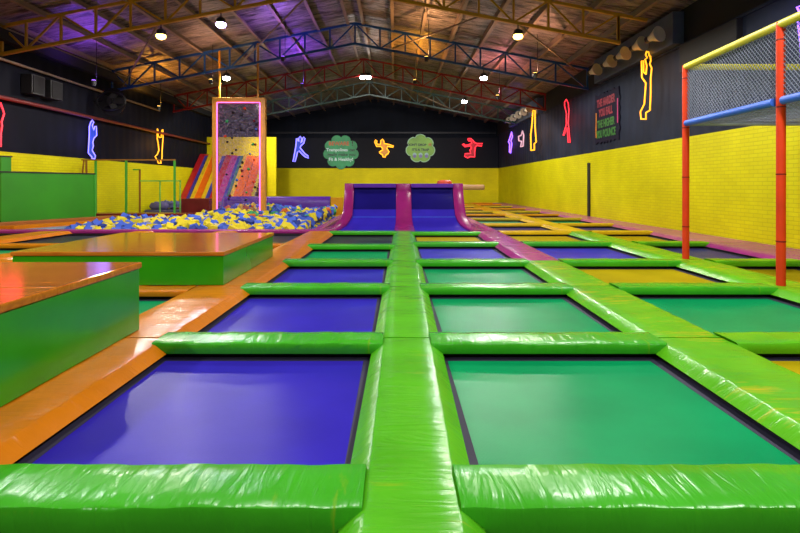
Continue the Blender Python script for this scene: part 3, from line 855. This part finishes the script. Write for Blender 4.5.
nf2 = empty('goal_net', (-11.9, 27, FL), 'lower pale green net frame standing behind the tall one', 'goal')
for x in (-11.75, -10.74):
    NP(MB().box(x-.025, x+.025, 26.97, 27.03, FL, 1.74), 'post', M['lpost'], nf2)
NP(MB().box(-12.75, -10.7, 26.97, 27.03, 1.7, 1.76), 'top_bar', M['lpost'], nf2)
NP(MB().box(-12.8, -12.72, 26.97, 27.03, FL, 2.3), 'post', M['brownpost'], nf2)
NP(MB().box(-13.1, -12.72, 26.97, 27.03, 2.26, 2.32), 'top_bar', M['gpost'], nf2)
o = MB().box(-13.1, -9.5, 28.2, 30.5, FL, .22).build('soft_base', plain('slate_base', rgb(74, 76, 108), .7), None, (-11, 29, FL), bevel=.04); tag(o, 'low slate-blue padded base behind the net frames', 'padded base')
mbq = MB()
for i in range(260):
    s = rnd.uniform(.07, .11); Mx = Matrix.Translation((rnd.uniform(-12.9, -9.7), rnd.uniform(28.9, 30.3), .22+.17+rnd.uniform(0, .16))) @ Euler((rnd.uniform(0, 6), rnd.uniform(0, 6), 0)).to_matrix().to_4x4()
    mbq.box(-s, s, -s, s, -s, s, Mx)
o = mbq.build('foam_offcuts', plain('grey_blue_foam', rgb(96, 100, 140), .9)); tag(o, 'heap of small grey-blue foam pieces behind the net frames', 'foam pieces', None, 'stuff')
o = MB().tube([(-12.95, 28.55, .36), (-12.85, 28.55, .41), (-12.1, 28.55, .42), (-12.0, 28.55, .38)], [.08, .19, .2, .1], 10).build('foam_log', plain('grey_violet_foam', rgb(92, 86, 128), .8), None, (-12, 27.9, .3), smooth=True); tag(o, 'grey-violet foam log lying behind the pale green net frame', 'foam log')

# ------------------------------------------------------------------ left wall fittings
o = MB().tube([(XL+.18, YF+.2, 4.42), (XL+.18, YB+.9, 4.42)], .07, 10).build('wall_pipe', M['redpipe'], None, (XL+.18, 0, 4.42), smooth=True); tag(o, 'long red pipe running along the dark left wall', 'pipe')
o = MB().tube([(XL+.12, 14, 5.72), (XL+.12, 30, 5.66)], .05, 8).build('wall_rail', M['purlin'], None, (XL+.12, 20, 5.7), smooth=True); tag(o, 'thin grey rail high on the dark left wall', 'rail')
for y, lb in ((19.4, 'nearer of the two black speaker boxes high on left wall'), (20.45, 'further of the two black speaker boxes high on left wall')):
    t = empty('wall_speaker', (XL, y, 4.75), lb, 'speaker', 'black boxes on the left wall')
    o = MB().box(XL, XL+.4, y-.36, y+.36, 4.75, 5.45).build('cabinet', M['black'], bevel=.02); o.parent = t; o.matrix_parent_inverse = Matrix.Translation(-Vector(t.location))
    o = MB().box(XL+.4, XL+.42, y-.3, y+.3, 4.8, 5.4).build('grille', M['black2']); o.parent = t; o.matrix_parent_inverse = Matrix.Translation(-Vector(t.location))
t = empty('wall_fan', (XL+.3, 23.6, 5.2), 'large black round wall fan below the left end of the blue truss', 'fan')
def FP(mb, nm, mt, **k):
    o = mb.build(nm, mt, None, None, **k); o.parent = t; o.matrix_parent_inverse = Matrix.Translation(-Vector(t.location)); return o
cx = XL+.75
FP(MB().tube([(cx+.62*math.cos(a), 23.6+.05, 5.2+.38*math.sin(a)) for a in [2*PI*k/24 for k in range(24)]], .05, 6, closed=True), 'cage_ring', M['black'])
FP(MB().tube([(cx, 23.5, 5.2), (cx, 23.8, 5.2)], .14, 12), 'motor', M['black'])
FP(MB().tube([(XL, 23.7, 5.2), (cx, 23.7, 5.2)], .05, 8), 'wall_arm', M['steel'])
for k in range(5):
    a = 2*PI*k/5
    FP(MB().bar((cx, 23.62, 5.2), (cx+.58*math.cos(a), 23.66, 5.2+.35*math.sin(a)), .05, .26), 'blade', M['black'])
FP(MB().tube([(cx, 23.8, 5.2), (cx, 23.86, 5.2)], [.6, .58], 24), 'back_shell', M['black'])

# ------------------------------------------------------------------ right wall fittings
o = MB().box(XR-.07, XR-.005, 24.85, 25.1, .0, 2.55).build('down_pipe', M['black'], None, (XR, 25, 0), bevel=.01); tag(o, 'black vertical pipe on the yellow brick wall', 'pipe')
o = MB().box(8.74, XR+.1, 17.0, 23.7, 5.96, 6.98).build('bulkhead', M['bulk'], None, (8.8, 20, 5.96)); tag(o, 'blue-grey boxed bulkhead behind the nearer cone lamps', 'bulkhead')
o = MB().box(8.74, XR+.1, 33.2, 41.5, 5.96, 6.9).build('bulkhead', M['bulk'], None, (8.8, 37, 5.96)); tag(o, 'blue-grey boxed bulkhead behind the far cone lamps', 'bulkhead')
def cone_lamp(y, z, label, grp):
    t = empty('cone_lamp', (8.5, y, z), label, 'lamp', grp)
    def P(mb, nm, mt, **k):
        o = mb.build(nm, mt, None, None, **k); o.parent = t; o.matrix_parent_inverse = Matrix.Translation(-Vector(t.location)); return o
    z -= .16; a = Vector((8.22, y+.12, z-.06)); dd = Vector((.2, -.5, .08)).normalized()
    P(MB().tube([a, a+dd*.1, a+dd*.12, a+dd*.22, a+dd*.36, a+dd*.42, a+dd*.4, a+dd*.26], [.09, .11, .12, .16, .23, .26, .24, .12], 16), 'shade', M['shade'], smooth=50)
    P(MB().tube([a-dd*.12, a-dd*.1, a+dd*.02], [.07, .1, .1], 12), 'socket', M['lampbody'], smooth=50)
    P(MB().tube([a+Vector((0, 0, .08)), Vector((8.735, y+.12, z+.02))], .03, 8), 'bracket', M['lampbody'])
for i in range(5):
    cone_lamp((17.36, 18.5, 19.85, 21.1, 22.6)[i], 6.46, 'cream cone lamp on the nearer bulkhead, %s from the camera' % ORD[i], 'cone lamps on the nearer bulkhead')
for i in range(5):
    cone_lamp(33.9+1.5*i, 6.45, 'cream cone lamp on the far bulkhead, %s from the camera' % ORD[i], 'cone lamps on the far bulkhead')
o = MB().box(XR-.15, XR+.1, 14.0, 16.8, 5.0, 5.85).build('vent_box', M['black2'], None, (XR, 15.4, 5.0), bevel=.02); tag(o, 'black vent box on the cladding above the cage corner', 'vent')

# ------------------------------------------------------------------ netted cage on the right
cg = empty('net_cage', (5.55, 9.0, PH), 'raised netted cage on orange-red poles with yellow and blue padded bars', 'cage')
def KP(mb, nm, mt, **k):
    o = mb.build(nm, mt, None, None, **k); o.parent = cg; o.matrix_parent_inverse = Matrix.Translation(-Vector(cg.location)); return o
P1, P2 = (5.6, 10.4), (5.46, 7.64)
ZT, ZM = 3.78, 2.69
def pole(p, r):
    a = [(p[0], p[1], PH+.002), (p[0], p[1], ZT+.03)]
    o = KP(MB().tube(a, r, 16), 'pole', M['pole'], smooth=40)
    z = .7
    while z < ZT-.1:
        k_ = MB().tube([(p[0], p[1], z), (p[0], p[1], z+.018)], r+.003, 16).build('sleeve_joint', M['maroon']); k_.parent = o
        z += .95
pole(P1, .062); pole(P2, .06)
def along(y, z, dx=0):
    t = (y-P2[1])/(P1[1]-P2[1]); return (P2[0]+(P1[0]-P2[0])*t+dx, y, z)
YN = 4.4
KP(MB().tube([along(10.4, ZT), along(YN, ZT)], .06, 12), 'yellow_bar', M['yfoam'], smooth=40)
KP(MB().tube([along(10.3, ZM, -.03), along(7.74, ZM, -.03)], .06, 12), 'blue_bar', M['bfoam'], smooth=40)
KP(MB().tube([along(7.54, ZM, -.03), along(YN, ZM, -.03)], .06, 12), 'blue_bar', M['bfoam'], smooth=40)
KP(MB().tube([(5.6, 10.4, ZT), (XR-.01, 10.4, ZT)], .06, 12), 'yellow_bar', M['yfoam'], smooth=40)
KP(MB().tube([(5.68, 10.4, ZM), (XR-.01, 10.4, ZM)], .04, 10), 'rear_bar', plain('pale_grey_sleeve', rgb(150, 158, 170), .6), smooth=40)
def net(o0, du, dv, lu, lv, step, r, nm='net'):
    """diamond net on a rectangle"""
    mbn = MB(); o0 = Vector(o0); du = Vector(du).normalized(); dv = Vector(dv).normalized()
    k = -lv
    while k < lu:
        for s_ in (1, -1):
            a = max(0, -k); b_ = min(lv, lu-k)
            if b_-a > .02:
                v0, v1 = a, b_
                u0, u1 = k+a, k+b_
                if s_ < 0: v0, v1 = lv-v0, lv-v1
                mbn.tube([o0+du*u0+dv*v0, o0+du*u1+dv*v1], r, 3, caps=False)
        k += step
    return KP(mbn, nm, M['net'])
sd = Vector(along(YN, 0))-Vector(along(10.4, 0))
net(along(10.35, ZM), sd, (0, 0, 1), sd.length-.05, ZT-ZM, .075, .005)
net((5.62, 10.4, ZM), (1, 0, 0), (0, 0, 1), XR-5.64, ZT-ZM, .075, .005)
net((5.68, 10.35, ZM), (1, 0, 0), (0, -1, 0), XR-5.7, 5.8, .11, .004, 'floor_net')
o = MB().tube([(7.6, 9.0, ZM+.008+.16), (7.65, 9.0, ZM+.008+.2), (8.6, 9.0, ZM+.008+.2), (8.65, 9.0, ZM+.008+.16)], [.12, .2, .2, .12], 14).build('foam_roller', plain('mauve_foam', rgb(140, 70, 130), .6), None, (8, 9.0, ZM), smooth=40); tag(o, 'mauve foam roller on the cage deck by the brick wall', 'roller')
o = MB().box(XR-.32, XR-.03, 7.6, 10.3, 3.2, 3.4).build('green_padding', M['panel_green'], None, (XR-.2, 9, 3.4), bevel=.04); tag(o, 'bright green padded rail on the wall inside the cage', 'padded rail')

# ------------------------------------------------------------------ neon figures
for k, cc in dict(blue=(.01, .035, .24, 1), yellow=(.3, .13, .004, 1), red=(.2, .004, .01, 1)).items(): M['sheet_'+k] = glow('lit_%s_acrylic' % k, cc, 1)
def neon_px(name, crop, sc_, pts, to3, mat, r, label, group, closed=True, back=None):
    P = [to3(crop[0]+p[0]/sc_, crop[1]+p[1]/sc_) for p in pts]
    c = sum((Vector(p) for p in P), Vector())/len(P)
    o = MB().tube(P, r, 6, closed=closed).build(name, M[mat], None, c, smooth=True)
    tag(o, label, 'neon sign', group)
    col = NEON[mat[2:]][0][:3]
    nrm = Vector((0, -1, 0)) if to3 is onback else Vector((-1 if to3 in (onright, onbulk) else 1, 0, 0))
    if back:
        me = bpy.data.meshes.new('acrylic_sheet'); me.from_pydata([tuple(Vector(p)-c-nrm*.015) for p in P], [], [tuple(range(len(P)))]); me.update()
        me.materials.append(M['sheet_'+back]); a = bpy.data.objects.new('acrylic_sheet', me); COL.objects.link(a); a.parent = o
        sm = a.modifiers.new('Solidify', 'SOLIDIFY'); sm.thickness = .01
    if mat != 'n_pale':
        l = bpy.data.lights.new('added_neon_glow', 'POINT'); l.energy = 14 if to3 is onback else 24; l.color = col; l.shadow_soft_size = .3  # extra point light added off the tube to strengthen its glow
        lo = bpy.data.objects.new('added_neon_glow', l); COL.objects.link(lo); lo.location = c+nrm*.45
    return o
XNR, XNL, YNB = XR-.06, XL+.08, YB-.17
def onright(x, y): 
    Y = XNR*F/(x-VX); return (XNR, Y, CZ+(VY-y)*Y/F)
def onbulk(x, y):
    Y = 8.66*F/(x-VX); return (8.66, Y, CZ+(VY-y)*Y/F)
def onleft(x, y):
    Y = XNL*F/(x-VX); return (XNL, Y, CZ+(VY-y)*Y/F)
def onback(x, y): return ((x-VX)*YNB/F, YNB, CZ+(VY-y)*YNB/F)
G = 'neon outline figures on the dark walls'
# black sign board above the yellow back wall
slab('wall_back_board', M['board'], -10.4, XR-.02, YB-.08, YB-.002, 3.02, 5.63)
neon_px('neon_sign', (280, 125), 11.85, [(195, 160), (190, 240), (172, 340), (160, 405), (152, 432), (178, 432), (190, 395), (207, 322), (226, 305), (262, 345), (300, 378), (340, 392), (332, 366), (300, 345), (262, 300), (238, 268), (246, 248), (282, 215), (296, 158), (284, 142), (268, 158), (262, 196), (246, 214), (258, 165), (240, 134), (220, 160), (226, 196), (212, 190), (212, 160)], onback, 'n_blue', .05, 'blue neon outline of a leaping figure on the black back board', G, back='blue')
neon_px('neon_sign', (370, 130), 15.2, [(160, 215), (165, 160), (190, 140), (210, 165), (215, 205), (290, 220), (360, 245), (350, 262), (270, 250), (255, 280), (290, 330), (275, 360), (240, 385), (235, 412), (195, 408), (190, 380), (150, 350), (140, 335), (190, 305), (190, 280), (165, 250), (100, 250), (70, 180), (85, 150), (105, 165), (100, 200), (120, 220)], onback, 'n_yellow', .05, 'yellow neon outline of a crouching jumper between the cloud signs', G, back='yellow')
neon_px('neon_sign', (455, 130), 15.2, [(195, 150), (200, 130), (240, 130), (275, 160), (290, 185), (330, 205), (420, 205), (405, 245), (330, 235), (310, 260), (300, 330), (300, 410), (230, 405), (195, 425), (145, 400), (150, 360), (240, 355), (225, 310), (250, 275), (235, 240), (150, 255), (110, 215), (130, 210), (160, 235), (220, 220), (255, 200), (240, 165), (205, 165)], onback, 'n_red', .045, 'red neon outline of a kneeling jumper at right end of the black board', G, back='red')
neon_px('neon_sign', (630, 40), 6.26, [(108, 112), (98, 92), (104, 72), (116, 76), (120, 96), (128, 104), (130, 130), (124, 150), (136, 175), (130, 240), (130, 330), (125, 440), (100, 455), (100, 495), (70, 495), (65, 450), (90, 400), (95, 330), (100, 270), (75, 235), (72, 130), (85, 130), (85, 200), (100, 215), (105, 160), (95, 120)], onbulk, 'n_yellow', .028, 'tall yellow neon figure on the right wall nearest the cage', G)
neon_px('neon_sign', (500, 95), 8.2, [(545, 35), (560, 70), (565, 120), (560, 230), (575, 390), (560, 390), (550, 270), (525, 330), (518, 330), (545, 240), (545, 150), (530, 90), (530, 55)], onright, 'n_red', .026, 'red neon figure with spread legs on the right wall', G)
neon_px('neon_sign', (500, 95), 8.2, [(270, 125), (288, 130), (288, 260), (297, 385), (282, 400), (282, 450), (255, 455), (252, 330), (262, 250), (266, 200)], onbulk, 'n_yellow', .045, 'slim yellow neon figure on the right wall below the far cone lamps', G)
neon_px('neon_sign', (500, 95), 8.2, [(95, 305), (102, 340), (90, 375), (97, 400), (87, 475), (78, 470), (80, 400), (70, 385), (85, 340)], onright, 'n_violet', .05, 'violet neon figure at the far end of the right wall', G)
neon_px('neon_sign', (500, 95), 8.2, [(185, 295), (195, 330), (190, 420), (170, 425), (178, 380), (155, 375), (152, 340), (175, 330)], onright, 'n_pale', .05, 'pale pink outline figure between violet and yellow neon on right wall', G)
neon_px('neon_sign', (80, 110), 10.24, [(125, 105), (140, 125), (124, 160), (140, 205), (150, 170), (166, 165), (170, 260), (140, 290), (130, 330), (135, 370), (122, 410), (157, 470), (150, 500), (120, 495), (122, 480), (85, 440), (90, 350), (95, 250), (95, 170), (110, 125)], onleft, 'n_blue', .028, 'blue neon standing figure on the dark left wall', G, back='blue')
neon_px('neon_sign', (148, 120), 10.66, [(100, 95), (106, 110), (108, 170), (120, 185), (140, 185), (148, 110), (158, 100), (160, 180), (155, 250), (150, 330), (148, 410), (135, 440), (140, 460), (110, 460), (100, 430), (75, 390), (100, 365), (115, 320), (108, 250), (98, 200), (98, 120)], onleft, 'n_yellow', .032, 'yellow neon figure with raised arms on the dark left wall', G)
neon_px('neon_sign', (0, 95), 9.7, [(5, 75), (40, 180), (15, 260), (20, 300), (8, 370), (8, 500), (-20, 500), (-25, 370), (-40, 300), (-35, 250), (-60, 180), (-25, 80), (-10, 120)], onleft, 'n_red', .028, 'red neon figure cut by the left edge of frame', G)
neon_px('neon_sign', (790, 0), 1, [(7, 7), (11, 6), (14, 11), (19, 17), (26, 22), (21, 45), (26, 75), (12, 75), (11, 45), (8, 22), (11, 15)], onright, 'n_violet', .025, 'violet neon figure at right edge above the netted cage', G)

# ------------------------------------------------------------------ signs
def text_mesh(name, body, size, mat, parent, mw, shear=0, weight=0):
    cu = bpy.data.curves.new(name, 'FONT'); cu.body = body; cu.size = size; cu.align_x = 'CENTER'; cu.align_y = 'CENTER'; cu.extrude = .006; cu.shear = shear; cu.offset = weight
    tmp = bpy.data.objects.new(name+'_tmp', cu); COL.objects.link(tmp)
    dg = bpy.context.evaluated_depsgraph_get(); me = bpy.data.meshes.new_from_object(tmp.evaluated_get(dg))
    bpy.data.objects.remove(tmp); me.transform(mw); me.materials.clear(); me.materials.append(mat)
    o = bpy.data.objects.new(name, me); COL.objects.link(o); o.parent = parent; o.matrix_parent_inverse = Matrix.Translation(-Vector(parent.location)); return o
def cloud_poly(rx, rz, n, bumpy, ph=0):
    pts = []
    for k in range(n*8):
        a = 2*PI*k/(n*8)+ph; f = 1-bumpy+bumpy*abs(math.sin((a-ph)*n/2))**.6
        pts.append((rx*f*math.cos(a), rz*f*math.sin(a)))
    return pts
def facing(x, y, z):      # local xy -> world xz, extruded towards the viewer
    Mx = Matrix(((1, 0, 0, x), (0, 0, -1, y), (0, 1, 0, z), (0, 0, 0, 1))); return Mx
sg = plain('sign_green', rgb(34, 150, 84), .5, 0, .2, 2); sl_ = plain('sign_lime', rgb(120, 170, 50), .5, 0, .25, 1.2); rim = plain('sign_pale_rim', rgb(150, 196, 150), .5)
tred = plain('sign_orange_red', rgb(196, 84, 30), .5); twh = plain('sign_white', rgb(206, 232, 226), .5); tdk = plain('sign_dark_green', rgb(8, 40, 24), .5); tor = plain('sign_orange', rgb(228, 140, 26), .5)
tpale = plain('sign_mauve', rgb(120, 112, 160), .5); tgrey = plain('sign_teal_grey', rgb(150, 190, 180), .5)
yb = YB-.085
t = empty('cloud_sign', (-4.69, yb, 4.41), 'green cloud-shaped sign with BEWARE warning on the black back board', 'sign', 'cloud signs on the black board')
def CP(mb, nm, mt):
    o = mb.build(nm, mt); o.parent = t; o.matrix_parent_inverse = Matrix.Translation(-Vector(t.location)); return o
CP(MB().prism(cloud_poly(1.55, 1.5, 9, .17, .17), facing(-4.69, yb, 4.41), .06), 'backing', sg)
text_mesh('lettering', 'BEWARE', .46, tred, t, facing(-4.869, yb-.07, 5.124), weight=.012)
text_mesh('lettering', '!', .56, tdk, t, facing(-3.692, yb-.07, 5.124), weight=.012)
text_mesh('lettering', 'Trampolines', .37, twh, t, facing(-5.037, yb-.07, 4.588), weight=.008)
text_mesh('lettering', 'can', .37, tdk, t, facing(-3.714, yb-.07, 4.588), weight=.008)
text_mesh('lettering', 'really make you', .38, tdk, t, facing(-4.638, yb-.07, 4.179), weight=.008)
text_mesh('lettering', 'Fit & Healthy!', .38, twh, t, facing(-4.690, yb-.07, 3.759), weight=.008)
t = empty('cloud_sign', (2.21, yb, 4.71), 'lime cloud-shaped sign with dark lettering and three blobs', 'sign', 'cloud signs on the black board')
CP(MB().prism(cloud_poly(1.3, 1.26, 7, .16, .22), facing(2.21, yb, 4.71), .05), 'rim', rim)
CP(MB().prism(cloud_poly(1.22, 1.18, 7, .16, .22), facing(2.21, yb, 4.71), .07), 'backing', sl_)
text_mesh('lettering', "DON'T DROP", .27, tdk, t, facing(1.9, yb-.08, 5.02), weight=.012)
text_mesh('lettering', 'IT,', .27, tred, t, facing(3.06, yb-.08, 5.02), weight=.012)
text_mesh('lettering', "IT'S A TRAP", .29, tdk, t, facing(2.2, yb-.08, 4.59), weight=.012)
for i in range(3):
    x = 1.7+.52*i
    CP(MB().tube([(x, yb-.071, 4.18), (x, yb-.085, 4.18)], .17, 12), 'blob', tgrey)
    CP(MB().tube([(x, yb-.071, 4.04), (x, yb-.09, 4.04)], .15, 12), 'blob', tpale)
# splash sign on the right wall
def facing_r(y, z, x):    # local x -> world -y (reads left to right seen from the hall)
    return Matrix(((0, 0, -1, x), (-1, 0, 0, y), (0, 1, 0, z), (0, 0, 0, 1)))
xw = XR+.015
yc, zc = 22.9, 4.42
t = empty('splash_sign', (xw, yc, zc), 'dark splash-shaped sign with red and green lettering on right wall', 'sign')
poly = []
rr_ = random.Random(3)
for k in range(44):
    a = 2*PI*k/44; sq = max(abs(math.cos(a))/1.3, abs(math.sin(a))/1.04); f = 1/sq*(1+(.06 if k % 2 else -.03)*rr_.uniform(.4, 1.4))
    poly.append((min(1.36, max(-1.36, f*math.cos(a))), min(1.12, max(-1.12, f*math.sin(a)))))
CP(MB().prism(poly, facing_r(yc, zc, xw), .05), 'backing', plain('sign_slate_purple', rgb(30, 28, 46), .7, spec=.1))
tr_ = plain('sign_red', rgb(140, 34, 50), .5); tg_ = plain('sign_leaf_green', rgb(44, 112, 40), .5)
for tx, mt, dz in (('THE HARDER', tr_, .66), ('YOU FALL', tr_, .22), ('THE HIGHER', tg_, -.26), ('YOU BOUNCE', tg_, -.7)):
    text_mesh('lettering', tx, .36, mt, t, facing_r(yc+.08, zc+dz, xw-.055) @ Matrix.Diagonal((.9, 1.25, 1, 1)), weight=.014)
CP(MB().box(xw-.06, xw-.05, yc+1.12, yc+1.2, zc-.8, zc+.3), 'stripe', tor)
CP(MB().box(xw-.06, xw-.05, yc-1.2, yc-1.12, zc-.4, zc+.6), 'stripe', plain('sign_magenta', rgb(190, 40, 110), .5))

# diagonal frame members on the dark back wall
for a, c, lb in (((-9.5, YB+1.1, 5.6), (-1.5, YB+1.1, 4.6), 'left'), ((5.5, YB+1.1, 5.6), (-1.5, YB+1.1, 4.6), 'right')):
    o = MB().bar(a, c, .08, .14).build('wall_brace', M['steel'], None, a); tag(o, 'dark sloping steel brace on the back wall, %s of centre' % lb, 'brace', 'braces on the dark back wall')
o = MB().bar((XL+.1, YB+1.1, 6.2), (XR, YB+1.1, 6.2), .1, .14).build('wall_rail', M['steel'], None, (0, YB+1.1, 6.2)); tag(o, 'dark horizontal steel rail across the back wall', 'rail')

# ------------------------------------------------------------------ world and view
w = bpy.data.worlds.new('world'); S.world = w; w.use_nodes = True
bg = w.node_tree.nodes['Background']; bg.inputs[0].default_value = (.5, .55, .7, 1); bg.inputs[1].default_value = .05
S.view_settings.view_transform = 'Standard'; S.view_settings.look = 'None'; S.view_settings.gamma = 1; S.view_settings.use_curve_mapping = False
S.view_settings.exposure = -0.15
